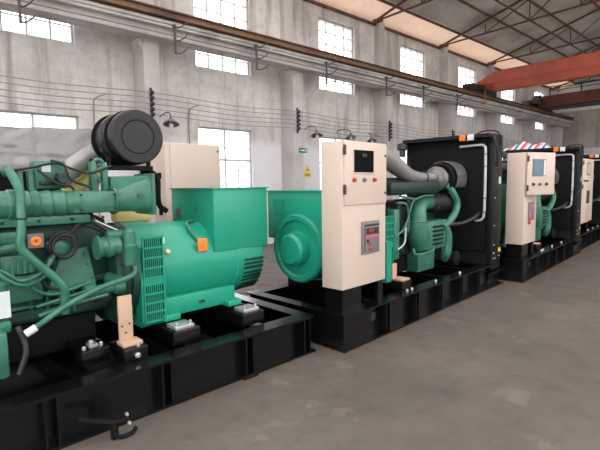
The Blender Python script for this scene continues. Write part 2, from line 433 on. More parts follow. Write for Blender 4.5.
for X, nm in zip((11.28, 15.1, 18.9, 22.75, 26.6), names):
    t = empty('roof_truss', (X, 8.75, 6.4)); tag(t, nm, 'truss', 'roof trusses', 'structure')
    def y_(a): return a-8.75
    B().bar((0, 0, 0), (0, y_(0), zr(0)-6.4-.25), .055, .055).bar((0, y_(-9), zr(9)-6.4-.3), (0, y_(0), zr(0)-6.4-.25), .055, .055).build('top_chord', 'rust', t)
    B().bar((0, 0, -.02), (0, y_(0), .25), .045, .045).bar((0, y_(-9), 0), (0, y_(0), .25), .045, .045).build('bottom_chord', 'rust', t)
    ys = [7.2, 5.8, 4.4, 2.9, 1.4]
    wm = B()
    for j, yy in enumerate(ys):
        zb = (8.75-yy)/8.75*.25; zt = zr(yy)-6.4-.27
        wm.bar((0, y_(yy), zb), (0, y_(yy), zt), .028, .028)
        y2 = ys[j+1] if j+1 < len(ys) else 0
        wm.bar((0, y_(yy), zb), (0, y_(y2), zr(y2)-6.4-.27), .028, .028)
    wm.build('web_members', 'rust', t)
    B().box(-.05, .05, -.2, .12, -.08, .03).build('bearing_plate', 'rust', t)
for y, lab in ((5.8, 'rusty tie rod along the hall between the trusses, nearer the wall'), (2.9, 'rusty tie rod along the hall between the trusses, farther from the wall')):
    zb = 6.4+(8.75-y)/8.75*.25
    tag(B().bar((9, y, zb), (27.6, y, zb), .045, .045).build('tie_rod', 'rust'), lab, 'tie rod', 'roof tie rods', 'structure')

# ------------------------------------------------------------------ overhead cranes
t = empty('overhead_crane', (17.0, 8.3, 4.8)); tag(t, 'orange box-girder overhead crane spanning from the wall rail', 'crane', 'overhead cranes')
def sect(y, zt, zm, zb, wd=.62):
    return [(0, y, zm), (.12, y, zb), (wd-.12, y, zb), (wd, y, zm), (wd, y, zt), (0, y, zt)]
g = B(); Y0 = 8.3
rows = [sect(8.5-Y0, .42, .38, .32), sect(7.75-Y0, .76, .38, .1), sect(-8.5-Y0, .76, .38, .1)]
g.hexa(rows[0], rows[1]); g.hexa(rows[1], rows[2])
g.build('girder', 'crane', t)
f = B().box(-.03, 0, -16.6, -.4, .36, .39); f.box(-.035, .66, -16.6, -.85, .76, .78)
f.build('flange', 'crane', t)
et = B().box(-.75, 1.5, -.02, .3, .08, .34, .02)
et.build('end_carriage', 'dark', t)
for xx in (-.5, 1.25):
    B().cyl((xx, .06, .12), (xx, .24, .12), .14, n=24).build('wheel', 'rust', t)
B().box(-.55, -.1, -.3, -.02, .1, .3, .03).cyl((-.5, -.16, .2), (-.85, -.16, .2), .11).build('drive_motor', 'dark', t)
B().box(.1, .13, -.2, -.17, -.26, .2).box(.07, .17, -.22, -.14, -.36, -.26).build('collector_arm', 'orange', t)

t = empty('overhead_crane', (22.4, 8.3, 4.8)); tag(t, 'dark red overhead crane with handrail, beyond the orange crane', 'crane', 'overhead cranes')
for xx in (0, 1.3):
    g = B().box(xx, xx+.4, -16.5, -.2, .1, .5); g.box(xx-.05, xx+.45, -16.5, -.2, .08, .12); g.box(xx-.05, xx+.45, -16.5, -.2, .48, .52)
    g.build('girder', 'crane2', t)
B().box(-.6, 2.4, -.04, .3, -.0, .34, .02).build('end_carriage', 'dark', t)
B().box(.4, 1.3, -16.5, -.3, .05, .1).build('walkway', 'dark', t)
for i in range(8): B().box(-.02, .02, -.7-i*1.25, -.66-i*1.25, .52, .9).build('handrail_post', 'dark', t)
hr = B().tube([(0, -.68, .9), (0, -9.43, .9)], .018, 8, 0); hr.tube([(0, -.68, .72), (0, -9.43, .72)], .015, 8, 0); hr.build('handrail', 'dark', t)
B().box(-.5, -.1, -.45, -.05, .15, .4, .05).cyl((-.3, -.4, .42), (-.3, -.1, .42), .12).build('drive_motor', 'dark', t)

# ------------------------------------------------------------------ wall fittings
for k, z in enumerate((3.32, 3.22, 3.11, 3.01, 2.91)):
    pts = []
    for px in pil_x:
        pts.append((px, 8.42, z)); pts.append((px+PITCH/2, 8.46, z-.05))
    o = B().tube(pts[:-1], .008, 6, 4).build('wall_cable', 'cable')
    tag(o, ['topmost', 'second', 'middle', 'fourth', 'lowest'][k]+' of the five thin cables strung between the pilasters', 'cable', 'cables along the wall')
for px, wh in zip(pil_x[2:6], ('behind the round black air filter', 'above the green exit sign', 'on the third pilaster', 'on the fourth pilaster')):
    t = empty('insulator_rack', (px-.05, 8.5, 3.1)); tag(t, 'dark vertical cable insulator rack on the pilaster '+wh, 'insulator', 'cable insulator racks')
    B().box(-.02, .02, -.03, 0, -.3, .32).build('strip', 'dark', t)
    for z in (3.32, 3.22, 3.11, 3.01, 2.91): B().lathe((0, -.03, z-3.1), (0, -1, 0), [(0, .03), (.02, .042), (.04, .028), (.055, .042), (.075, .02)], 12).build('insulator', 'dark', t)
def lamp(x, y, z, lab, arm):
    t = empty('pendant_lamp', (x, y, z)); tag(t, lab, 'lamp', 'gooseneck wall lamps')
    B().lathe((0, 0, .16), (-.12, -.25, -1), [(0, .03), (.04, .04), (.06, .08), (.1, .13), (.13, .155), (.132, .148), (.11, .125), (.06, .07), (.055, 0)], 28).build('lamp_shade', 'lampshade', t)
    B().tube(arm, .011, 8, 5).build('arm', 'fitting', t)
    B().lathe((-.01, -.02, .1), (-.12, -.25, -1), [(0, .02), (.05, .03), (.09, .045), (.12, .03), (.14, 0)], 14).build('bulb', 'white', t)
lamp(4.12, 8.1, 2.66, 'grey cone lamp on a gooseneck beside the round black air filter', [(0, 0, .15), (0, .05, .26), (0, .25, .28), (-.04, .39, .22)])
lamp(8.03, 8.1, 2.68, 'grey cone lamp on a gooseneck above the yellow warning sign', [(0, 0, .15), (0, .05, .26), (-.02, .25, .28), (-.06, .39, .22)])
lamp(9.72, 8.45, 2.75, 'grey cone lamp peeping above the top of the cream cabinet', [(0, 0, .15), (0, .05, .26), (0, .4, .3), (0, .54, .22)])
lamp(10.65, 8.45, 2.7, 'small grey cone lamp right of the cream cabinet top', [(0, 0, .15), (0, .05, .26), (.3, .3, .3), (.93, .2, .22)])
for x, lab in ((3.0, 'thin dark conduit bent at its top, left of the round black air filter'), (4.98, 'thin dark conduit bent at its top, left of a lower window')):
    o = B().tube([(x, 8.96, .02), (x, 8.96, 2.2), (x, 8.96, 3.05), (x+.05, 8.92, 3.2), (x+.2, 8.88, 3.27)], .013, 8, 4).build('conduit', 'cable')
    tag(o, lab, 'conduit', 'bent conduits on the wall')
t = empty('exit_sign', (7.93, 8.495, 2.375)); tag(t, 'small green exit sign with white arrow on the pilaster', 'sign')
B().box(-.14, .14, -.012, 0, -.062, .062, .004).build('sign_plate', 'signgreen', t)
s = B().box(-.1, .0, -.016, -.012, -.012, .012); s.hexa([(0, -.016, -.03), (.0, -.012, -.03), (0, -.012, .03), (0, -.016, .03)], [(.045, -.016, -.001), (.045, -.012, -.001), (.045, -.012, .001), (.045, -.016, .001)])
s.box(.075, .1, -.016, -.012, -.035, .02); s.lathe((.088, -.012, .035), (0, -1, 0), [(0, .012), (.004, .012)], 12)
s.build('arrow_symbol', 'white', t)
t = empty('warning_sign', (8.075, 8.495, 1.83)); tag(t, 'yellow triangular warning sign with a caption band on the pilaster', 'sign')
B().prism([(-.12, .0), (.12, .0), (0, .17)], 'y', -.008, 0).box(-.12, .12, -.008, 0, -.13, -.02).build('sign_plate', 'yellow', t)
s = B(); s.prism([(-.012, .03), (.012, .03), (.03, .075), (.004, .07), (.014, .12), (-.022, .065), (.0, .068)], 'y', -.012, -.008)
s.box(-.09, .09, -.012, -.008, -.06, -.045); s.box(-.09, .09, -.012, -.008, -.1, -.085)
s.build('symbol', 'black_ink', t)

# ------------------------------------------------------------------ generator sets
def skid(root, L, step=0, stiff=(.1, .75, 1.47, 2.2, 2.9), D=1.45, hole=True):
    s = B(); H = .34
    for y0, sg in ((0, 1), (D, -1)):
        ya, yb = sorted((y0, y0+sg*.16)); wa, wb = sorted((y0+sg*.085, y0+sg*.1))
        s.box(-L, 0, ya, yb, H-.018, H); s.box(-L, 0, ya, yb, 0, .018); s.box(-L, 0, wa, wb, .018, H-.018)
    for x0 in (-.13, -L):
        s.box(x0, x0+.13, .14, D-.14, H-.018, H-.001); s.box(x0, x0+.13, .14, D-.14, 0, .017)
        xw = x0+.1 if x0 > -L else x0+.03
        s.box(xw, xw+.014, .0755, D-.0755, .018, H-.018)
    o = s.build('skid_frame', 'black', root)
    B().box(-L+.1, -.75, .1005, D-.1005, .1, .11).build('dark_infill', 'satin', o)  # black sheet added to darken the open inside of the skid
    B().box(-.84, -.7, -.03, .1, -.0, .012).build('lifting_foot', 'satin', o)
    for q in stiff:
        for dx in (-.035, .035):
            B().box(-q+dx-.007, -q+dx+.007, .005, .085, .018, H-.018).build('stiffener', 'black', o)
    for q in (.5, 1.25, 1.95, 2.75):
        if q < L: B().box(-q-.06, -q+.06, .101, D-.101, .06, H-.03).build('cross_member', 'black', o)
    return o

def alternator(root, x0, x1, yc, flip):
    """alternator body along x from the adaptor end x0 to the free end x1 (flip = +1 when free end at larger x)"""
    zc, R = .87, .36; s = 1 if x1 > x0 else -1; L = abs(x1-x0)
    def X(t): return x0+s*t
    bd = B().lathe((x0, yc, zc), (s, 0, 0), [(.19, R-.02), (.2, R), (L-.36, R), (L-.35, R+.008), (L-.3, R+.008), (L-.06, R-.01), (L-.02, R-.05), (L-.02, .2), (L, .2), (L+.02, .17), (L+.02, 0)], 56)
    body = bd.build('alternator', 'green', root)
    ad = B(); y0 = yc-R-.02; n = 20
    prof = [(y0, .5), (y0+.03, .46), (yc+R-.05, .46), (yc+R, .5)]
    prof += [(yc+R*math.cos(a), max(.5, zc+.02+R*math.sin(a))) for a in [PI*i/n for i in range(0, n+1)]]
    prof += [(y0, zc)]
    ad.prism(prof, 'x', min(X(0), X(.2)), max(X(0), X(.2))); ad.build('adaptor_housing', 'green', body)
    for z0, z1 in ((.84, 1.15), (.5, .79)):
        xa, xb = sorted((X(.03), X(.175)))
        gr = B().box(xa, xb, y0-.004, y0+.002, z0, z1).build('vent_screen', 'black_matt', body)
        g = B()
        for i in range(1, 9): q = xa+(xb-xa)*i/9; g.box(q-.0035, q+.0035, y0-.009, y0-.003, z0, z1)
        nb = 4
        for i in range(nb+1): q = z0+(z1-z0)*i/nb; g.box(xa-.006, xb+.006, y0-.014, y0-.003, q-.007, q+.007)
        g.box(xa-.012, xa, y0-.014, y0, z0-.01, z1+.01); g.box(xb, xb+.012, y0-.014, y0, z0-.01, z1+.01)
        g.build('vent_grille', 'green', body)
    # foot rail
    xa, xb = sorted((X(.2), X(L-.4)))
    ft = B().box(xa, xb, yc-R+.0, yc-R+.1, .5, .65, .008)
    fb = B().box(xa, xb, yc+R-.1, yc+R, .5, .65, .008)
    for q in (X(.23), X(L-.44)):
        ft.box(q-.07, q+.07, yc-R-.06, yc-R+.1, .48, .53, .008); fb.box(q-.07, q+.07, yc+R-.1, yc+R+.06, .48, .53, .008)
    fb.build('mounting_foot', 'green', body)
    ft.build('mounting_foot', 'green', body)
    # louvred end cover
    lv = B()
    xa, xb = sorted((X(L-.29), X(L-.07)))
    for a0 in (205, 225, 245):
        a = math.radians(a0-25); 
        for j in range(3):
            aa = a+math.radians(j*6); r = R+.01
            lv.hexa([(xa, yc+r*math.cos(aa), zc+r*math.sin(aa)), (xb, yc+r*math.cos(aa), zc+r*math.sin(aa)), (xb, yc+(r-.02)*math.cos(aa), zc+(r-.02)*math.sin(aa)), (xa, yc+(r-.02)*math.cos(aa), zc+(r-.02)*math.sin(aa))],
                    [(xa, yc+r*math.cos(aa+.05), zc+r*math.sin(aa+.05)), (xb, yc+r*math.cos(aa+.05), zc+r*math.sin(aa+.05)), (xb, yc+(r-.02)*math.cos(aa+.05), zc+(r-.02)*math.sin(aa+.05)), (xa, yc+(r-.02)*math.cos(aa+.05), zc+(r-.02)*math.sin(aa+.05))])
    lv.build('louvre', 'dgreen', body)
    return body, X

def isolators(root, xs, y0, y1, body=None):
    for x in xs:
        o = B().box(x-.11, x+.12, y0, y1, .34, .45, .008).build('support_block', 'black', root)
        for yy in (y0+.02, y1-.18):
            B().box(x-.08, x+.08, yy, yy+.15, .45, .478, .005).build('isolator_pad', 'zinc', o)
            b = B()
            for dx in (-.06, .06): b.bolt((x+dx, yy+.03, .477), (0, 0, 1), .013, .02)
            b.build('bolt', 'zinc', o)

def terminal_box(root, xa, xb, ya, yb, z0=.97, z1=1.515):
    o = B().box(xa, xb, ya, yb, z0, z1, .006).build('terminal_box', 'green', root)
    l = B().box(xa-.012, xb+.012, ya-.012, yb+.012, z1, z1+.012); l.build('box_lid', 'green', o)
    return o

def control_cabinet(root, x0, x1, y0, y1, z0, z1, style):
    c = B().box(x0, x1, y0, y1, z0, z1, .006)
    cab = c.build('control_cabinet', 'cream', root)
    # plinth frame
    B().box(x0+.015, x0+.3, y0+.015, y0+.04, .34, z0).box(x0+.015, x0+.04, y0+.04, y1-.015, .34, z0).build('plinth', 'black', cab)
    B().box(x1-.1, x1-.02, y0+.02, y0+.08, .34, z0).box(x1-.04, x1-.02, y0+.08, y1-.02, .34, z0).build('plinth', 'black', cab)
    zd = z0+.78
    xa, xb = x0+.1, x1-.12
    if style == 'closed':
        d = B().box(x0+.02, x1-.004, y0-.012, y0+.0, zd, z1-.008, .004).build('door', 'cream', cab)
        yq = y0-.012; X = lambda a: x0+a
        w_ = x1-x0
        B().box(x0+.15, x0+.46, yq-.004, yq+.002, z1-.285, z1-.08).build('display_opening', 'void_shade', cab)  # flat panel, the void's shade is in its colour
        fr = B()
        for a, b_, c_, e_ in ((x0+.143, x0+.15, z1-.292, z1-.073), (x0+.46, x0+.467, z1-.292, z1-.073), (x0+.15, x0+.46, z1-.292, z1-.285), (x0+.15, x0+.46, z1-.08, z1-.073)): fr.box(a, b_, yq-.008, yq, c_, e_)
        fr.build('display_frame', 'cream', cab)
        sw = B().box(x0+.28, x0+.35, yq-.006, yq-.004, z1-.14, z1-.11); sw.build('wiring', 'darkmetal', cab)
        for dx, m in ((.155, 'red'), (.31, 'steel'), (.47, 'red')):
            B().lathe((x0+dx, yq, zd+.23), (0, -1, 0), [(0, .022), (.008, .022), (.01, .015), (.025, .015), (.028, .01)], 16).build('push_button' if m == 'red' else 'key_switch', m, cab)
        for zz in (z1-.13, zd+.1):
            B().box(x0+.0, x0+.03, yq-.014, yq, zz, zz+.09, .003).build('hinge', 'hinge', cab)
        for zz in (z1-.12, zd+.1): B().lathe((x1-.03, yq, zz), (0, -1, 0), [(0, .012), (.006, .012)], 12).build('door_lock', 'hinge', cab)
        xb, zb, yb = x0+.28, z0+.305, y0-.025
        br = B().box(xb, xb+.27, yb, y0, zb, zb+.31, .004).build('circuit_breaker', 'breaker', cab)
        B().box(xb+.025, xb+.255, yb-.003, yb, zb+.265, zb+.28).build('top_slot', 'black_ink', cab)
        B().box(xb+.02, xb+.028, yb-.003, yb, zb+.02, zb+.26).build('side_slot', 'black_ink', cab)
        B().box(xb+.05, xb+.25, yb-.003, yb, zb+.185, zb+.245).build('trip_unit', 'darkmetal', cab)
        B().box(xb+.09, xb+.17, yb-.005, yb-.003, zb+.21, zb+.235).build('red_mark', 'red', cab)
        B().box(xb+.03, xb+.255, yb-.004, yb, zb+.155, zb+.172).build('red_band', 'pink', cab)
        B().lathe((xb+.07, yb, zb+.12), (0, -1, 0), [(0, .014), (.01, .012)], 12).build('black_button', 'black_ink', cab)
        B().box(xb+.09, xb+.12, yb-.006, yb, zb+.075, zb+.1).build('red_mark', 'red', cab)
        B().box(xb+.085, xb+.14, yb-.006, yb, zb+.03, zb+.045).build('red_mark', 'red', cab)
    else:
        hx, hy = x0+.02, y0-.006
        ln = B().box(x0+.06, x1-.06, y0-.004, y0+.0, z0+.8, z1-.06); ln.build('inner_opening', 'hinge', cab)
        w_ = .585 if style == 'screen' else 1.04; th = math.radians(24 if style == 'screen' else 1)
        zd = z0+(.76 if style == 'screen' else .04)
        d = B().box(0, w_, -.03, 0, 0, z1-zd, .005).build('door', 'cream', cab)
        d.location = (hx, hy, zd); d.rotation_euler = (0, 0, -th)
        H = z1-zd
        def on_door(o): o.location = (hx, hy, zd); o.rotation_euler = (0, 0, -th)
        if style == 'screen':
            on_door(B().box(.1, .38, -.036, -.03, H-.36, H-.1).build('display_frame', 'steel', cab))
            on_door(B().box(.115, .325, -.039, -.036, H-.345, H-.115).build('display_screen', 'screen', cab))
            on_door(B().box(.335, .37, -.039, -.036, H-.345, H-.115).build('display_keys', 'white', cab))
        else:
            on_door(B().box(.36, .72, -.034, -.03, H-.36, H-.08).build('label_plate', 'steel', cab))
            on_door(B().box(.4, .68, -.037, -.034, H-.33, H-.11).build('label_inset', 'cream', cab))
            on_door(B().box(.42, .68, -.04, -.03, H-.98, H-.7).build('breaker_window', 'darkmetal', cab))
        for dx, m in ((.12, 'hinge'), (.26, 'steel'), (.4, 'hinge')):
            on_door(B().lathe((dx, -.03, H-.48), (0, -1, 0), [(0, .026), (.008, .026), (.01, .016), (.03, .016)], 14).build('push_button', m, cab))
        for zz in ((.06 if style == 'screen' else H-.65), H-.14): on_door(B().box(-.012, .018, -.045, -.028, zz, zz+.09, .003).build('hinge', 'hinge', cab))
        if style == 'screen':
            br = B().box(x0+.2, x0+.46, y0-.02, y0, z0+.36, z0+.64, .004).build('circuit_breaker', 'breaker', cab)
            B().box(x0+.22, x0+.3, y0-.024, y0-.02, z0+.4, z0+.5).box(x0+.3, x0+.44, y0-.024, y0-.02, z0+.55, z0+.6).build('red_mark', 'pink', cab)
            B().prism([(x0+.22, z0+.3), (x0+.3, z0+.3), (x0+.22, z0+.4)], 'y', y0-.022, y0).build('red_mark', 'red', cab)
    return cab

def radiator(root, x0, x1, y0, y1, ztop):
    s = B()
    for ya, yb in ((y0, y0+.09), (y1-.09, y1)): s.box(x0, x1, ya, yb, .26, ztop, .006)
    s.box(x0, x1, y0+.09, y1-.09, ztop-.12, ztop); s.box(x0, x1, y0+.09, y1-.09, .34, .5)
    s.box(x0-.16, x0, y0+.02, y1-.02, ztop-.05, ztop)
    rd = s.build('radiator', 'satin', root)
    B().box(x0+.02, x1-.06, y0+.09, y1-.09, .5, ztop-.12).build('radiator_core', 'black_matt', rd)
    g = B(); n = 40
    for i in range(n): z = .52+(ztop-.68)*i/n; g.box(x1-.06, x1-.03, y0+.09, y1-.09, z, z+.008)
    g.build('guard_grille', 'black_matt', rd)
    yc = (y0+y1)/2
    B().box(x0-.04, x0+.02, y0+.1, y1-.1, .52, ztop-.06, .01).build('fan_shroud', 'black_matt', rd)
    B().lathe((x0-.1, yc, 1.2), (1, 0, 0), [(0, .0), (.0, .09), (.06, .09)], 20).build('fan_hub', 'black_matt', rd)
    B().box(x0-.19, x0-.16, y0+.34, y0+.43, ztop-.085, ztop-.0, .006).build('level_sensor', 'orange', rd)
    B().box(x0-.19, x0-.16, y0+.22, y0+.31, ztop-.085, ztop-.0, .006).build('junction_box', 'white', rd)
    B().lathe((x0+.2, y0+1.0, ztop), (0, 0, 1), [(0, .04), (.02, .04), (.022, .05), (.035, .05), (.04, .03)], 20).build('filler_cap', 'darkmetal', rd)
    B().lathe((x0-.12, y1-.0, ztop-.12), (0, 0, 1), [(-.14, .05), (-.04, .05), (-.02, .09), (.06, .09), (.08, .05)], 20).build('breather', 'darkmetal', rd)
    B().tube([(x0-.08, y0+.46, ztop-.16), (x0-.08, y0+.2, ztop-.15), (x0-.07, y0+.11, ztop-.17), (x0-.07, y0+.09, ztop-.3), (x0-.07, y0+.09, 1.15), (x0-.07, y0+.12, 1.0), (x0-.07, y0+.22, .97)], .019, 12, 4).build('vent_pipe', 'pipe', rd)
    cl = B()
    for z in (1.1, 1.3, 1.75, ztop-.28): cl.torus((x0-.07, y0+.09, z), (0, 0, 1), .021, .007, 16, 6)
    cl.build('pipe_clamp', 'dark', rd)
    B().tube([(x0-.02, y0+.02, ztop-.02), (x0-.05, y0-.03, ztop-.1), (x0+.02, y0-.04, ztop-.3), (x0+.08, y0-.02, ztop-.45)], .014, 8, 4).tube([(x0-.06, y0+.5, ztop-.02), (x0-.12, y0+.35, ztop-.1), (x0-.1, y0+.15, ztop+.03), (x0+.1, y0-.01, ztop+.03), (x0+.2, y0-.02, ztop-.15)], .012, 8, 4).build('wiring_loom', 'rubber', rd)
    B().box(x0+.2, x0+.27, y0-.003, y0, 1.5, 1.6).build('label_plate', 'paper', rd)
    bt = B()
    for z in (.42, .5, .62, .9, 1.3): bt.bolt((x0+.06, y0, z), (0, -1, 0), .012, .012)
    bt.bolt((x0+.12, y0, .42), (0, -1, 0)); bt.bolt((x0+.26, y0, .44), (0, -1, 0))
    bt.build('bolt', 'zinc', rd)
    B().box(x0+.24, x0+.32, y0-.006, y0, .5, .56).build('lifting_tag', 'yellow', rd)
    return rd

def gen_A(name, pos, rz, label, style):
    r = empty(name, (pos[0], pos[1], 0), math.radians(rz)); tag(r, label, 'generator set', 'diesel generator sets')
    SX = empty  # noqa
    s = B(); H = .34; L = 3.38; D = 1.42
    for y0, sg in ((0, 1), (D, -1)):
        ya, yb = sorted((y0, y0+sg*.16)); wa, wb = sorted((y0+sg*.085, y0+sg*.1))
        s.box(0, L, ya, yb, H-.018, H); s.box(0, L, ya, yb, 0, .018); s.box(0, L, wa, wb, .018, H-.018)
    s.box(0, .07, .01, .0849, .0185, H-.0185)
    for x0 in (0, L-.12):
        s.box(x0, x0+.12, .14, D-.14, H-.018, H-.001); s.box(x0, x0+.12, .14, D-.14, 0, .017)
    s.box(.02, .034, .0755, D-.0755, .018, H-.018); s.box(L-.034, L-.02, .0755, D-.0755, .018, H-.018)
    # lower step carrying the radiator
    s.box(L, L+.42, 0, .14, .2, .235); s.box(L, L+.42, 0, .14, 0, .018); s.box(L, L+.42, .06, .075, .018, .2); s.box(L, L+.42, D-.14, D, 0, .235); s.box(L+.4, L+.42, .14, D-.14, 0, .235)
    sk = s.build('skid_frame', 'black', r)
    B().box(.05, L-.05, .1005, D-.1005, .1, .11).build('dark_infill', 'satin', sk)  # added black infill, keeps the skid's inside dark and hides the floor
    for q in (.72, 1.3, 1.85, 2.4, 2.95):
        B().box(q-.035, q-.022, .005, .085, .018, H-.018).build('stiffener', 'black', sk)
        B().box(q+.022, q+.035, .005, .085, .018, H-.018).build('stiffener', 'black', sk)
    for q in (.56, 2.55): B().lathe((q, .083, .2), (0, 1, 0), [(0, .045), (.004, .045)], 24).build('lifting_hole', 'darkmetal', sk)
    for q in (.7, 1.5, 2.3, 3.0): B().box(q-.06, q+.06, .101, D-.101, .05, H-.03).build('cross_member', 'black', sk)
    bt = B()
    for q in (1.2, 1.3, 1.85, 2.5): bt.bolt((q, .08, .34), (0, 0, 1), .014, .02)
    bt.build('bolt', 'zinc', sk)
    yc = .78
    body, X = alternator(r, 1.42, .2, yc, -1)
    tb_ = terminal_box(r, .2, .9, .44, 1.24, .95, 1.46)
    # square cover and ring on the near end face
    B().box(.192, .2, .98, 1.14, 1.22, 1.38).build('cover_plate', 'green', tb_)
    B().lathe((.2, yc, .87), (-1, 0, 0), [(-.02, .36), (.0, .36), (.03, .34), (.03, .3), (.01, .28), (.01, .2)], 48).lathe((.2, yc-.02, .87), (-1, 0, 0), [(0, .17), (.12, .165), (.15, .14), (.16, 0)], 40).build('end_bell', 'green', body)
    isolators(r, (.62, 1.0), .42, 1.26)
    if style == 'plate': control_cabinet(r, .12, 1.2, .06, .34, .56, 1.99, style)
    elif style == 'screen': control_cabinet(r, .12, .75, .06, .32, .56, 1.96, style)
    else: control_cabinet(r, .05, .74, .06, .31, .56, 1.925, style)
    # ---- engine
    e = B().box(1.6, 2.75, .58, 1.0, .6, 1.2, .03); e.box(1.45, 1.62, .5, 1.06, .55, 1.25, .05)
    for i in range(6): e.box(1.66+i*.18, 1.8+i*.18, .54, 1.04, 1.18, 1.3, .02)
    eng = e.build('engine_block', 'dgreen', r)
    B().box(1.44, 1.56, .4, .5, .62, 1.22, .02).build('flywheel_cover', 'egreen', eng)
    B().box(1.6, 2.8, .6, .98, .37, .6, .03).build('oil_pan', 'black_matt', eng)
    B().lathe((1.38, .66, 1.49), (1, 0, 0), [(0, .08), (.02, .1), (.1, .11), (1.2, .11), (1.28, .1), (1.3, .05)], 28).box(1.4, 2.62, .42, .9, 1.385, 1.55, .05).build('exhaust_manifold', 'dgreen', eng)
    B().tube([(1.1, .62, 1.76), (1.2, .61, 1.84), (1.42, .6, 1.88), (1.75, .58, 1.74), (2.0, .56, 1.63), (2.3, .55, 1.6), (2.62, .54, 1.6)], [.12, .12, .12, .11, .09, .065, .055], 24, 5).build('intake_duct', 'silver', eng)
    dr = B().lathe((1.0, .3+.15, 1.7), (0, 1, 0), [(0, .17), (.02, .2), (.12, .2), (.13, .19), (.3, .19), (.31, .2), (.5, .2), (.52, .17)], 36); dr.build('air_filter', 'drum', r)
    tb = B().lathe((2.66, .56, 1.58), (1, 0, 0), [(0, .06), (.02, .12), (.06, .16), (.12, .165), (.16, .13), (.3, .1)], 32)
    tb.torus((2.74, .56, 1.58), (1, 0, 0), .125, .05, 32, 10); tb.build('turbocharger', 'steel', eng)
    gd = B()
    pts = []
    for i in range(9):
        a = math.radians(120-150*i/8); pts.append((.56-.24*math.cos(a), 1.58+.24*math.sin(a)))
    for (a, b_), (c_, d_) in zip(pts, pts[1:]): gd.hexa([(2.9, a, b_), (3.2, a, b_), (3.2, a, b_+.012), (2.9, a, b_+.012)], [(2.9, c_, d_), (3.2, c_, d_), (3.2, c_, d_+.012), (2.9, c_, d_+.012)])
    gd.build('heat_shield', 'steel', eng)
    B().torus((2.86, .57, 1.58), (1, 0, 0), .2, .028, 32, 8).build('clamp_band', 'black_matt', eng)
    B().lathe((2.42, .54, 1.25), (1, 0, 0), [(0, .085), (.02, .1), (.1, .1), (.11, .11), (.15, .11), (.16, .13), (.55, .13), (.56, .14), (.62, .14), (.63, .125), (.85, .125)], 28).build('charge_hose', 'rubber', eng)
    B().tube([(2.46, .52, 1.26), (2.27, .5, 1.26), (2.11, .47, 1.19), (2.05, .45, 1.04), (2.08, .46, .86), (2.14, .48, .7)], [.085, .09, .1, .12, .15, .13], 22, 5).build('charge_elbow', 'egreen', eng)
    oc = B().box(2.2, 2.82, .4, .6, .64, 1.02, .02); oc.build('oil_cooler', 'egreen', eng)
    lv = B()
    for i in range(5): lv.box(2.36, 2.64, .385, .402, .7+i*.058, .722+i*.058, .004)
    lv.build('cooler_fins', 'black_matt', eng)
    B().box(2.06, 2.5, .44, .62, .37, .62, .015).build('filter_housing', 'egreen', eng)
    B().torus((2.05, .455, 1.03), (0, .1, 1), .122, .012, 28, 8).build('pipe_flange', 'egreen', eng)
    B().torus((2.38, .55, 1.6), (1, 0, 0), .066, .012, 24, 8).build('duct_clamp', 'dark', eng)
    B().tube([(1.9, .42, .7), (1.9, .38, .63), (2.3, .38, .63), (2.42, .42, .7)], .02, 10, 4).build('drain_pipe', 'egreen', eng)
    B().tube([(2.86, .46, 1.5), (2.9, .4, 1.4), (2.99, .37, 1.24), (2.94, .37, 1.1), (2.8, .39, .98), (2.68, .42, .92)], .05, 16, 5).build('coolant_pipe', 'egreen', eng)
    B().tube([(2.72, .42, .94), (2.79, .4, .84), (2.8, .4, .68), (2.79, .42, .54), (2.82, .46, .44)], [.04, .05, .06, .07, .05], 14, 4).build('water_pump', 'egreen', eng)
    B().lathe((2.92, .3, .46), (0, 1, 0), [(0, .06), (.02, .1), (.14, .1), (.16, .05)], 20).build('pulley', 'black_matt', eng)
    B().tube([(2.76, .42, .95), (2.94, .36, .94), (3.12, .3, .96), (3.28, .22, 1.03), (3.35, .2, 1.08)], .033, 12, 5).build('coolant_hose', 'rubber', eng)
    m_ = B()
    for i, (x, z, rr) in enumerate(((1.62, 1.22, .06), (1.75, .95, .09), (1.66, .72, .05), (1.82, 1.28, .05), (1.6, 1.05, .05))):
        m_.lathe((x, .42, z), (0, 1, 0), [(0, rr*.6), (.02, rr), (.2, rr)], 16)
    m_.box(1.5, 1.62, .42, .6, .95, 1.2, .02)
    m_.build('fuel_filter', 'dgreen', eng)
    pl = B()
    pl.tube([(1.5, .4, 1.3), (1.66, .38, 1.27), (1.72, .38, 1.1), (1.7, .38, .95)], .016, 8, 5)
    pl.tube([(1.45, .4, .9), (1.62, .37, 1.0), (1.78, .37, 1.28), (1.95, .4, 1.34)], .012, 8, 5)
    pl.tube([(1.55, .4, 1.38), (1.85, .38, 1.33), (2.1, .4, 1.36), (2.4, .42, 1.36)], .014, 8, 5); pl.build('fuel_line', 'egreen', eng)
    B().tube([(1.5, .39, .74), (1.6, .36, .82), (1.62, .36, 1.0)], .01, 8, 4).build('cable', 'paper', eng)
    # engine mount plate, beige
    B().box(1.2, 1.29, .27, .3, .46, .62, .004).box(1.2, 1.36, .14, .3, .44, .46, .004).build('mount_plate', 'beige_plate', r)
    B().box(1.18, 1.38, .13, .6, .34, .44, .005).build('mount_block', 'black', r)
    B().box(1.0, 1.1, .22, .3, .45, .9).build('support_bracket', 'green', body)
    radiator(r, 3.38, 3.70, .02, 1.42, 2.2)
    return r

gen_A('generator_set', (2.97, 2.66), 3.0, 'green diesel generator set on black skid with the large closed cream cabinet', 'closed')
gen_A('generator_set', (6.98, 2.65), 4.3, 'third generator set, with a grey screen on its cream cabinet door', 'screen')
gen_A('generator_set', (10.9, 3.0), 5.0, 'farthest generator set, partly cut off at the right edge', 'plate')

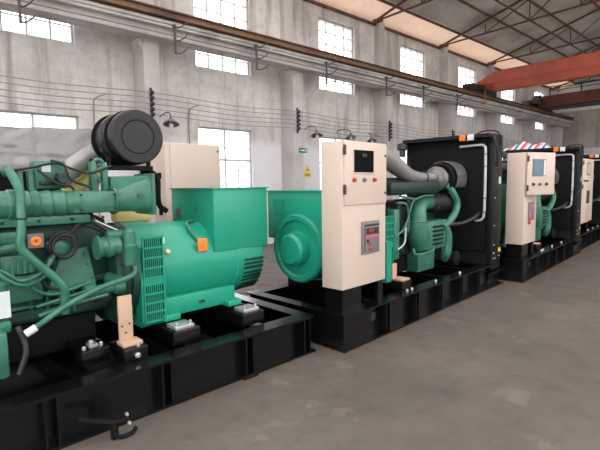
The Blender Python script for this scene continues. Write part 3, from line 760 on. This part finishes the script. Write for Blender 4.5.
# ------------------------------------------------------------------ nearest generator set (alternator towards the aisle end)
g1 = empty('generator_set', (2.82, 2.88, 0), math.radians(1.2)); tag(g1, 'nearest green generator set with round black air filter, no cabinet or radiator in view', 'generator set', 'diesel generator sets')
skid(g1, 3.4)
yc = .81
body, X = alternator(g1, -1.44, -.17, yc, 1)
tbx = terminal_box(g1, -.765, -.175, .45, 1.18, .97, 1.505)
B().lathe((-.765, .72, 1.33), (-1, 0, 0), [(0, .012), (.01, .012), (.012, .006)], 8).box(-.79, -.768, 1.0, 1.06, 1.25, 1.33).build('cable_gland', 'steel', tbx)
B().box(-.93, -.84, .445, .458, .99, 1.1, .004).build('warning_tag', 'orange', body)
B().tube([(-.9, .5, 1.08), (-.93, .56, 1.16), (-.9, .66, 1.22), (-.77, .74, 1.22)], .014, 8, 5).build('cable_conduit', 'egreen', body)
for q, m, sz in ((-1.19, 'straw', .02), (-.42, 'straw', .02)):
    B().lathe((q, .475, 1.02), (0, -1, .5), [(0, sz), (.012, sz)], 8).build('sticker', m, body)
B().box(-1.22, -1.19, .52, .53, 1.06, 1.13).build('label_strip', 'white', body)
B().lathe((-.9, .45, .57), (0, -1, 0), [(-.01, .016), (.012, .014)], 12).lathe((-.93, .45, .57), (0, -1, 0), [(-.01, .01), (.012, .01)], 12).build('nut', 'darkmetal', body)
isolators(g1, (-1.2, -.56), .2, 1.3)

e = B().box(-3.2, -1.6, .62, 1.05, .62, 1.3, .03)
for i in range(6): e.box(-3.1+i*.24, -2.9+i*.24, .58, 1.08, 1.28, 1.42, .02)
e.box(-1.62, -1.45, .5, 1.12, .5, 1.24, .06)
for x in (-2.15, -1.98, -1.82): e.box(x, x+.02, .585, .63, .66, 1.2)
e.box(-2.5, -1.6, .57, .63, .86, .9); e.box(-2.5, -1.6, .59, .63, .66, .72)
eng = e.build('engine_block', 'shade_green', g1)
B().box(-3.1, -1.7, .64, 1.02, .36, .62, .04).build('oil_pan', 'black_matt', eng)
# charge air manifold along the top
mf = B().lathe((-2.62, .44, 1.44), (1, 0, 0), [(0, .07), (.02, .085), (.35, .085), (.36, .095), (.4, .095), (.41, .08)], 28)
mf.lathe((-2.2, .44, 1.44), (1, 0, 0), [(0, .075), (.0, .08), (.05, .085), (.06, .075), (.1, .09), (.11, .078), (.17, .09), (.18, .078), (.25, .09), (.26, .078), (.32, .085), (.34, .085)], 28)
mf.build('intake_manifold', 'egreen', eng)
mb = B().box(-1.87, -1.6, .37, .52, 1.365, 1.515, .02); mb.box(-1.9, -1.86, .37, .51, 1.37, 1.51, .01); mb.box(-1.78, -1.62, .366, .372, 1.41, 1.44)
mb.build('heater_housing', 'egreen', eng)
cf = B()
def sq(x, y, z, a, b_, p, n=28):
    out = []
    for i in range(n):
        t_ = 2*PI*i/n; c, q = math.cos(t_), math.sin(t_)
        out.append((x, y+a*math.copysign(abs(c)**(2/p), c), z+b_*math.copysign(abs(q)**(2/p), q)))
    return out
secs = [sq(-1.62, .45, 1.443, .088, .082, 2.2), sq(-1.56, .45, 1.45, .095, .09, 2.4), sq(-1.48, .455, 1.468, .115, .11, 3), sq(-1.42, .46, 1.475, .13, .125, 3.6), sq(-1.365, .465, 1.48, .14, .135, 4.5)]
for A_, B_ in zip(secs, secs[1:]): cf.hexa(A_, B_)
cf.hexa([(-1.61, .47, 1.5), (-1.61, .6, 1.5), (-1.61, .6, 1.615), (-1.61, .47, 1.615)], [(-1.36, .36, 1.5), (-1.36, .62, 1.5), (-1.36, .62, 1.62), (-1.36, .36, 1.62)])
cf.box(-1.375, -1.345, .31, .63, 1.33, 1.635, .012); cf.torus((-1.61, .45, 1.443), (1, 0, 0), .09, .014, 28, 8)
cf.lathe((-1.46, .34, 1.48), (0, -1, 0), [(-.03, .02), (.015, .016)], 12)
cf.build('air_inlet_elbow', 'egreen', eng)
# air filter drum on its bracket
d = B().lathe((-1.385, .5, 1.91), (0, 1, 0), [(0, .17), (.0, .19), (.012, .2), (.05, .202), (.06, .195), (.2, .193), (.21, .202), (.25, .202), (.26, .193), (.42, .19), (.45, .18), (.46, .13), (.5, .12)], 56)
af = d.build('air_filter', 'drum', g1)
cp = B().lathe((-1.385, .5, 1.91), (0, -1, 0), [(0, .2), (.012, .2), (.02, .19), (.02, .135), (.012, .13), (.012, .125), (.018, .12), (.018, 0)], 56)
cr_ = B().torus((-1.385, .484, 1.91), (0, 1, 0), .132, .005, 48, 6)
for i in range(20):
    a = 2*PI*i/20; c, s_ = math.cos(a), math.sin(a)
    cr_.bar((-1.385+.137*c, .4815, 1.91+.137*s_), (-1.385+.188*c, .4815, 1.91+.188*s_), .008, .009)
cp.build('end_cap', 'drum_face', af); cr_.build('cap_ribs', 'rubber', af)
B().torus((-1.385, .6, 1.91), (0, 1, 0), .197, .012, 48, 8).build('clamp_band', 'black_matt', af)
B().torus((-1.385, .86, 1.91), (0, 1, 0), .197, .012, 48, 8).build('clamp_band', 'black_matt', af)
bk = B().box(-1.62, -1.28, .5, .9, 1.68, 1.695); bk.box(-1.62, -1.28, .48, .5, 1.66, 1.695)
for x in (-1.6, -1.3):
    bk.box(x-.012, x+.012, .5, .53, 1.695, 1.76); bk.box(x-.012, x+.012, .84, .87, 1.695, 1.76)
bk.box(-1.33, -1.28, .52, .6, 1.36, 1.68); bk.tube([(-1.3, .5, 1.66), (-1.24, .5, 1.6), (-1.23, .52, 1.45), (-1.2, .55, 1.38), (-1.14, .56, 1.34)], .022, 10, 5)
bk.build('filter_bracket', 'black_matt', eng)
B().tube([(-1.385, .95, 1.89), (-1.4, 1.08, 1.87), (-1.52, 1.14, 1.79), (-1.68, 1.13, 1.68), (-1.78, 1.1, 1.6)], .085, 22, 6).build('intake_duct', 'silver', eng)
pt = B().box(-1.74, -1.7, .48, .54, 1.5, 1.72, .008).box(-1.66, -1.62, .48, .54, 1.5, 1.7, .008); pt.torus((-1.68, .5, 1.7), (0, 1, 0), .035, .014, 20, 8)
pt.bar((-1.62, .52, 1.55), (-1.74, .52, 1.66), .02, .03)
pt.build('lifting_eye', 'egreen', eng)
ec = B().box(-2.09, -1.9, .48, .6, 1.535, 1.72, .01).build('engine_control_unit', 'egreen', eng)
B().box(-2.05, -1.995, .474, .48, 1.645, 1.69).build('label_plate', 'paper', eng)
cn = B().box(-1.97, -1.92, .42, .48, 1.56, 1.64, .012).cyl((-1.945, .4, 1.6), (-1.945, .48, 1.6), .03); cn.box(-2.07, -1.98, .45, .48, 1.56, 1.585, .006); cn.build('connector', 'dgreen', eng)
hs = B().tube([(-2.3, .5, 1.64), (-2.12, .46, 1.67), (-1.98, .43, 1.7), (-1.86, .44, 1.66), (-1.75, .46, 1.64), (-1.6, .47, 1.69)], .008, 8, 6)
hs.tube([(-2.08, .45, 1.66), (-1.98, .42, 1.57), (-1.9, .42, 1.55), (-1.86, .43, 1.5)], .008, 8, 5)
hs.tube([(-2.0, .45, 1.72), (-1.93, .42, 1.69), (-1.9, .42, 1.6), (-1.82, .42, 1.56), (-1.76, .42, 1.54)], .009, 8, 5)
hs.build('wiring_harness', 'rubber', eng)
vp = B()
for x in (-2.17, -2.1): vp.box(x-.025, x+.02, .5, .56, 1.4, 1.66, .01)
vp.build('upright_bracket', 'egreen', eng)
# long pipe in front
B().tube([(-2.25, .5, 1.64), (-2.24, .44, 1.645), (-2.23, .4, 1.61), (-2.21, .35, 1.53), (-2.215, .32, 1.46), (-2.225, .3, 1.3), (-2.235, .3, 1.2), (-2.2, .3, 1.13), (-2.05, .3, .96), (-2.01, .3, .9), (-2.0, .32, .84), (-2.0, .34, .72)], .026, 16, 6).build('coolant_pipe', 'egreen', eng)
cl = B().torus((-2.22, .305, 1.36), (0, 0, 1), .027, .007, 18, 6); cl.build('pipe_clamp', 'dgreen', eng)
B().box(-3.1, -1.78, .42, .5, 1.3, 1.36, .008).box(-3.1, -2.2, .44, .52, 1.2, 1.27, .01).build('side_rail', 'egreen', eng)
st = B().box(-2.17, -2.08, .415, .42, 1.16, 1.25).build('square_tag', 'steel', eng)
B().torus((-2.125, .413, 1.2), (0, 1, 0), .021, .013, 20, 8).build('orange_ring', 'orange', eng)
# cable coil
ct = B()
for k, (dr_, dy) in enumerate(((0, 0), (.012, .012), (-.012, .02), (.006, .03), (-.008, .04))): ct.torus((-1.96, .42+dy, 1.15+dr_*.6), (.1*k-.2, 1, .08*k-.1), .075+dr_, .009, 32, 8)
ct.tube([(-2.02, .43, 1.12), (-2.1, .44, 1.0), (-2.08, .45, .9), (-2.0, .46, .86)], .01, 8, 5)
ct.tube([(-1.92, .44, 1.22), (-1.84, .44, 1.3), (-1.76, .45, 1.34), (-1.68, .46, 1.3)], .012, 8, 5)
ct.build('cable_coil', 'rubber', eng)
B().lathe((-1.96, .5, 1.14), (0, -1, 0), [(-.1, .07), (0, .07), (.02, .06), (.03, .03), (.03, 0)], 24).build('oil_filler', 'egreen', eng)
B().lathe((-1.62, .81, .87), (1, 0, 0), [(0, .3), (.01, .375), (.05, .375), (.06, .36), (.12, .365), (.125, .385), (.175, .385)], 48).build('flywheel_housing', 'shade_green', eng)
for i in range(9):
    a = math.radians(150+i*12); B().bolt((-1.5, .81+.375*math.cos(a), .87-.375*math.sin(a)*-1 if 0 else .87+.375*math.sin(a+PI/3)), (-1, 0, 0), .012, .014).build('bolt', 'dgreen', eng)
for x, z in ((-2.03, .86), (-1.93, .86), (-1.82, .86), (-1.76, .9), (-1.79, 1.0), (-1.8, 1.08), (-1.9, 1.1)):
    B().bolt((x, .51, z), (0, -1, 0), .012, .014).build('bolt', 'egreen', eng)
for i in range(7): B().bolt((-2.9+.2*i, .42, 1.33), (0, -1, 0), .011, .012).build('bolt', 'dgreen', eng)
for x, z in ((-1.85, 1.39), (-1.85, 1.49), (-1.63, 1.39), (-1.63, 1.49)): B().bolt((x, .37, z), (0, -1, 0), .008, .01).build('bolt', 'dgreen', eng)
for y_q, z in ((.35, 1.38), (.35, 1.58), (.58, 1.6)): B().bolt((-1.375, y_q, z), (-1, 0, 0), .01, .012).build('bolt', 'dgreen', eng)
rb = B()
for x in (-2.05, -1.97, -1.88): rb.box(x, x+.014, .57, .63, .66, .86)
rb.box(-2.4, -1.64, .56, .63, .74, .76); rb.build('casting_ribs', 'egreen', eng)
B().box(-2.3, -2.08, .5, .62, .8, .98, .015).build('oil_gallery_cover', 'egreen', eng)
B().box(-1.76, -1.64, .46, .6, .72, .8, .015).build('sensor_box', 'dgreen', eng)
B().tube([(-1.83, .46, 1.33), (-1.76, .43, 1.3), (-1.68, .43, 1.24), (-1.58, .42, 1.21)], .014, 8, 5).tube([(-1.83, .48, 1.28), (-1.74, .45, 1.25), (-1.66, .45, 1.19)], .01, 8, 5).build('battery_cable', 'rubber', eng)
B().tube([(-1.75, .43, 1.31), (-1.66, .42, 1.26), (-1.58, .42, 1.22)], .006, 8, 4).build('bright_cable', 'zinc', eng)
# starter and flywheel housing area
sm = B().lathe((-1.77, .42, 1.12), (1, 0, 0), [(0, .05), (.01, .085), (.03, .085), (.04, .07), (.08, .07), (.085, .08), (.11, .08), (.115, .07), (.17, .07), (.18, .05)], 24)
sm.lathe((-1.68, .42, 1.2), (1, 0, 0), [(0, .035), (.1, .035), (.11, .02)], 16); sm.build('starter_motor', 'egreen', eng)
B().lathe((-1.54, .36, .97), (0, 0, 1), [(0, .03), (.01, .045), (.12, .045), (.13, .05), (.15, .05), (.16, .042), (.25, .042), (.27, .025)], 22).build('fuel_separator', 'egreen', eng)
cvr = B().hexa([(-2.06, .5, .84), (-1.74, .5, .84), (-1.74, .6, .84), (-2.06, .6, .84)], [(-1.94, .52, 1.1), (-1.78, .52, 1.12), (-1.78, .6, 1.12), (-1.94, .6, 1.1)]); cvr.build('side_cover', 'egreen', eng)
fp = B().lathe((-1.86, .42, .82), (1, 0, 0), [(0, .03), (.01, .05), (.08, .05), (.09, .035), (.2, .035), (.21, .05), (.28, .05)], 18); fp.lathe((-1.62, .4, .86), (0, 1, 0), [(0, .04), (.08, .05), (.16, .05)], 16)
fp.build('fuel_pump', 'egreen', eng)
B().tube([(-1.52, .36, .98), (-1.52, .34, .93), (-1.58, .32, .895), (-1.77, .29, .865), (-2.0, .27, .79), (-2.14, .27, .715), (-2.22, .27, .67)], .019, 12, 6).build('drain_hose', 'egreen', eng)
B().cyl((-2.19, .27, .685), (-2.25, .27, .655), .024, n=14).build('hose_end', 'white', eng)
fl = B()
fl.tube([(-2.42, .46, 1.1), (-2.3, .42, 1.02), (-2.22, .42, .96), (-2.1, .4, 1.0), (-2.04, .42, 1.08)], .013, 8, 6)
fl.tube([(-2.4, .44, 1.14), (-2.32, .4, 1.0), (-2.2, .4, .93), (-2.06, .42, .98)], .012, 8, 6)
fl.tube([(-2.28, .44, .94), (-2.18, .42, .95), (-2.14, .42, .88), (-2.02, .42, .84), (-1.8, .44, .88)], .012, 8, 6)
fl.tube([(-2.15, .4, .78), (-2.0, .38, .81), (-1.8, .38, .84)], .011, 8, 6)
fl.tube([(-2.14, .4, .72), (-1.95, .38, .76), (-1.7, .4, .78)], .014, 8, 6)
fl.tube([(-2.05, .46, 1.18), (-2.02, .42, 1.12), (-2.05, .42, 1.04)], .012, 8, 6)
fl.build('fuel_line', 'egreen', eng)
bx = B().box(-2.32, -2.13, .46, .6, .99, 1.12, .012); 
for i in range(5): bx.box(-2.3+i*.034, -2.286+i*.034, .45, .465, 1.0, 1.1)
bx.cyl((-2.36, .44, 1.16), (-2.2, .44, 1.18), .03); bx.cyl((-2.4, .44, 1.05), (-2.34, .4, 1.22), .025); bx.build('oil_cooler', 'egreen', eng)
B().lathe((-2.36, .4, .88), (0, 0, 1), [(-.06, .05), (-.05, .06), (.08, .06), (.09, .05), (.1, .03)], 22).build('oil_filter', 'egreen', eng)
B().box(-2.5, -2.31, .3, .305, .77, .93).build('paper_sheet', 'paper', eng)
mk = B().box(-2.6, -2.345, .24, .44, .42, .7, .02); mk.box(-2.6, -2.3, .34, .6, .66, .74, .02); mk.build('engine_mount', 'egreen', eng)
B().tube([(-2.28, .32, .7), (-2.25, .28, .56), (-2.3, .26, .42)], .02, 10, 5).build('breather_hose', 'rubber', eng)
# beige mount plate
mp = B().box(-1.675, -1.575, .29, .31, .46, .775, .004); mp.box(-1.69, -1.55, .19, .31, .435, .46, .004)
mpo = mp.build('mount_plate', 'beige_plate', g1)
for x, z in ((-1.655, .56), (-1.6, .57), (-1.63, .51)): B().lathe((x, .29, z), (0, -1, 0), [(0, .007), (.004, .007)], 10).build('bolt_hole', 'dark', mpo)
mbk = B().box(-1.71, -1.54, .14, .4, .34, .435, .006).build('mount_block', 'black', g1)
B().bolt((-1.62, .14, .385), (0, -1, 0), .02, .02).bolt((-1.6, .16, .435), (0, 0, 1), .012, .015).build('bolt', 'zinc', mbk)
B().box(-1.93, -1.74, .3, .62, .34, .44, .005).build('mount_block', 'black', g1)
B().box(-1.86, -1.8, .36, .42, .44, .46).bolt((-1.84, .38, .46), (0, 0, 1), .02, .02).bolt((-1.9, .34, .44), (0, 0, 1), .014, .02).bolt((-1.78, .36, .44), (0, 0, 1), .014, .02).build('mount_bolt', 'zinc', g1)
B().box(-.8, -.66, -.02, .1, 0, .045, .004).build('lifting_foot', 'black', g1) if 0 else None

# ------------------------------------------------------------------ things behind and around
t = empty('control_cabinet', (2.36, 4.82, 0), math.radians(1.5)); tag(t, 'tall plain beige cabinet standing behind the nearest generator set', 'cabinet')
B().box(0, .74, 0, .3, .3, 2.03, .006).build('cabinet_body', 'beige_back', t)
B().box(.06, .735, -.012, 0, .34, 2.02, .003).build('door', 'beige_back', t)
B().box(0, .74, .02, .28, 0, .3).build('plinth', 'black', t)
B().lathe((.7, -.012, 1.95), (0, -1, 0), [(0, .012), (.008, .01)], 10).build('door_lock', 'hinge', t)
for z in (1.62, 1.2): B().box(-.03, 0, .1, .14, z, z+.07, .004).build('side_hinge', 'black_matt', t)

# plastic-wrapped machine behind the engine
def wrapped(x0, x1, y0, y1, z1):
    bm = bmesh.new(); n = 90; m_ = 26
    def disp(p, s):
        v = Vector(p)
        q = noise.noise(Vector((v.x*1.6+v.z*2.1, v.y*2, v.z*1.4)))*.09 + abs(noise.noise(Vector((v.x*3-v.z*3.2, v.y*3, v.z*2+5))))*.06
        c_ = abs(noise.noise(Vector((v.x*1.3+v.z*2.6, 7, v.z*.6-v.x*.5)))); c2 = abs(noise.noise(Vector((v.x*1.5-v.z*2.4, 17, v.z*.7))))
        return q*s-.10*max(0, .25-c_)-.10*max(0, .22-c2)
    grid = []
    path = [(y0, 1.70+(z1-1.70)*i/m_, 'f') for i in range(m_)]+[(y0+(y1-y0)*i/6, z1, 't') for i in range(7)]+[(y1, z1-(z1-.05)*i/m_, 'b') for i in range(1, m_+1)]
    for i in range(n+1):
        x = x0+(x1-x0)*i/n; row = []
        for y, z, s in path:
            d = disp((x, y, z), 1)
            if s == 'f': p = (x, y-d-.3*(1-z/z1), z+(.05*noise.noise(Vector((x*2, 3, 1))) if z < 1.71 else 0))
            elif s == 't': p = (x, y, z+d*.6)
            else: p = (x, y+d+.1*(1-z/z1), z)
            row.append(bm.verts.new(p))
        grid.append(row)
    for a, b in zip(grid, grid[1:]):
        for j in range(len(path)-1): bm.faces.new((a[j], b[j], b[j+1], a[j+1]))
    for row in (grid[0], grid[-1]): bm.faces.new(row)
    bb = B(); bb.bm.free(); bb.bm = bm; return bb
t = empty('wrapped_machine', (0, 0, 0)); tag(t, 'machine wrapped in cloudy plastic film standing behind the nearest engine', 'machine')
wrapped(-1.6, 1.82, 5.3, 6.6, 2.16).build('plastic_film', 'plastic', t, 180)
B().box(-1.55, 1.7, 5.4, 6.5, 0, .34).box(-1.5, 1.68, 5.45, 6.45, .34, 1.78, .03).build('machine_body', 'black_matt', t)

o = B().lathe((2.02, 4.5, 1.84), (-.9, -.02, -.48), [(0, .0), (.02, .05), (.06, .065), (.5, .065), (.52, 0)], 20)
o2 = B().tube([(-1.42, 1.2, 1.645), (-1.5, 1.21, 1.62), (-1.6, 1.22, 1.55), (-1.7, 1.22, 1.48)], .055, 16, 5).build('padded_sleeve', 'paleyellow', eng); o.bm.free()
B().box(-1.42, -1.1, .9, 1.04, 1.235, 1.36, .04).build('foam_wrap', 'straw', eng)

# striped woven tarp on the third set's radiator
a3 = math.radians(4.3); ox, oy = 6.98, 2.65
t = empty('striped_tarp', (ox+math.cos(a3)*3.52-math.sin(a3)*.82, oy+math.sin(a3)*3.52+math.cos(a3)*.82, 2.2), a3)
tag(t, 'red, white and blue striped woven sheet crumpled on top of a black radiator', 'tarp')
bm = bmesh.new(); n = 24; g = []
def th(u):
    return (.02+.16*u/.45 if u < .45 else .18-.06*min(1, (u-.45)/.15) if u < .97 else .06)+.01*math.sin(u*25)
for i in range(n+1):
    u = i/n; y = -.2+u*.95; row = []
    h = th(1-u) if u < .999 else .01
    for j in range(9):
        v = j/8; ang = PI*v
        row.append(bm.verts.new((-.17*math.cos(ang)*(1+.1*noise.noise(Vector((u*4, v*3, 0)))), y, max(.0, h*math.sin(ang)**1.8*(1+.4*noise.noise(Vector((u*7, v*5, 2))))))))
    g.append(row)
for a, b in zip(g, g[1:]):
    for j in range(8): bm.faces.new((a[j], b[j], b[j+1], a[j+1]))
    bm.faces.new((a[8], b[8], b[0], a[0]))
bm.faces.new(g[0]); bm.faces.new(g[-1])
bb = B(); bb.bm.free(); bb.bm = bm; bb.build('sheet', 'tarp', t)

# black strap clamp lying at the foot of the nearest skid
t = empty('strap_clamp', (.95, 2.74, 0)); tag(t, 'black hook-ended clamp on the floor against the nearest skid', 'clamp')
B().tube([(-.2, .06, .16), (-.1, .03, .12), (.0, -.02, .1), (.06, -.04, .11)], .016, 8, 5).tube([(-.02, -.02, .1), (-.02, -.03, .03), (.02, -.05, .012), (.08, -.05, .02), (.1, -.05, .045)], .014, 8, 5).box(-.04, .0, -.03, .0, .0, .1).build('hook', 'black_matt', t)
B().bolt((.05, -.03, .14), (0, -1, 0), .01, .02).bolt((.06, -.04, .085), (0, -1, 0), .01, .02).build('bolt', 'zinc', t)

# ------------------------------------------------------------------ daylight, camera
wld = bpy.data.worlds.new('world'); SC.world = wld; wld.use_nodes = True
N = wld.node_tree.nodes; L = wld.node_tree.links; bg = N['Background']
tc = N.new('ShaderNodeTexCoord'); sp = N.new('ShaderNodeSeparateXYZ'); L.new(tc.outputs['Generated'], sp.inputs[0])
cr = N.new('ShaderNodeValToRGB'); cr.color_ramp.elements[0].position = .47; cr.color_ramp.elements[0].color = (.32, .31, .3, 1)
cr.color_ramp.elements[1].position = .52; cr.color_ramp.elements[1].color = (.96, .965, .985, 1)
mr = N.new('ShaderNodeMapRange'); mr.inputs['From Min'].default_value = -1; L.new(sp.outputs['Z'], mr.inputs['Value']); L.new(mr.outputs[0], cr.inputs[0])
L.new(cr.outputs[0], bg.inputs['Color']); bg.inputs['Strength'].default_value = 7.0
SC.view_settings.view_transform = 'Standard'; SC.view_settings.look = 'None'; SC.view_settings.exposure = -0.1; SC.view_settings.gamma = 1
SC.cycles.max_bounces = 10; SC.cycles.diffuse_bounces = 5; SC.cycles.transparent_max_bounces = 12
try: SC.cycles.use_denoising = True
except Exception: pass

cam = bpy.data.cameras.new('camera'); cam.sensor_width = 36; cam.lens = 450/600*36; cam.clip_start = .05
co = bpy.data.objects.new('camera', cam); C.objects.link(co)
p = math.radians(5.34); a = math.radians(47.47); ro = math.radians(-.8)
fw = Vector((math.cos(a)*math.cos(p), math.sin(a)*math.cos(p), -math.sin(p))); rt = Vector((math.sin(a), -math.cos(a), 0)); up = rt.cross(fw)
r2 = rt*math.cos(ro)+up*math.sin(ro); u2 = -rt*math.sin(ro)+up*math.cos(ro)
mtx = Matrix((r2, u2, -fw)).transposed().to_4x4(); mtx.translation = (0, 0, 1.55)
co.matrix_world = mtx
SC.camera = co
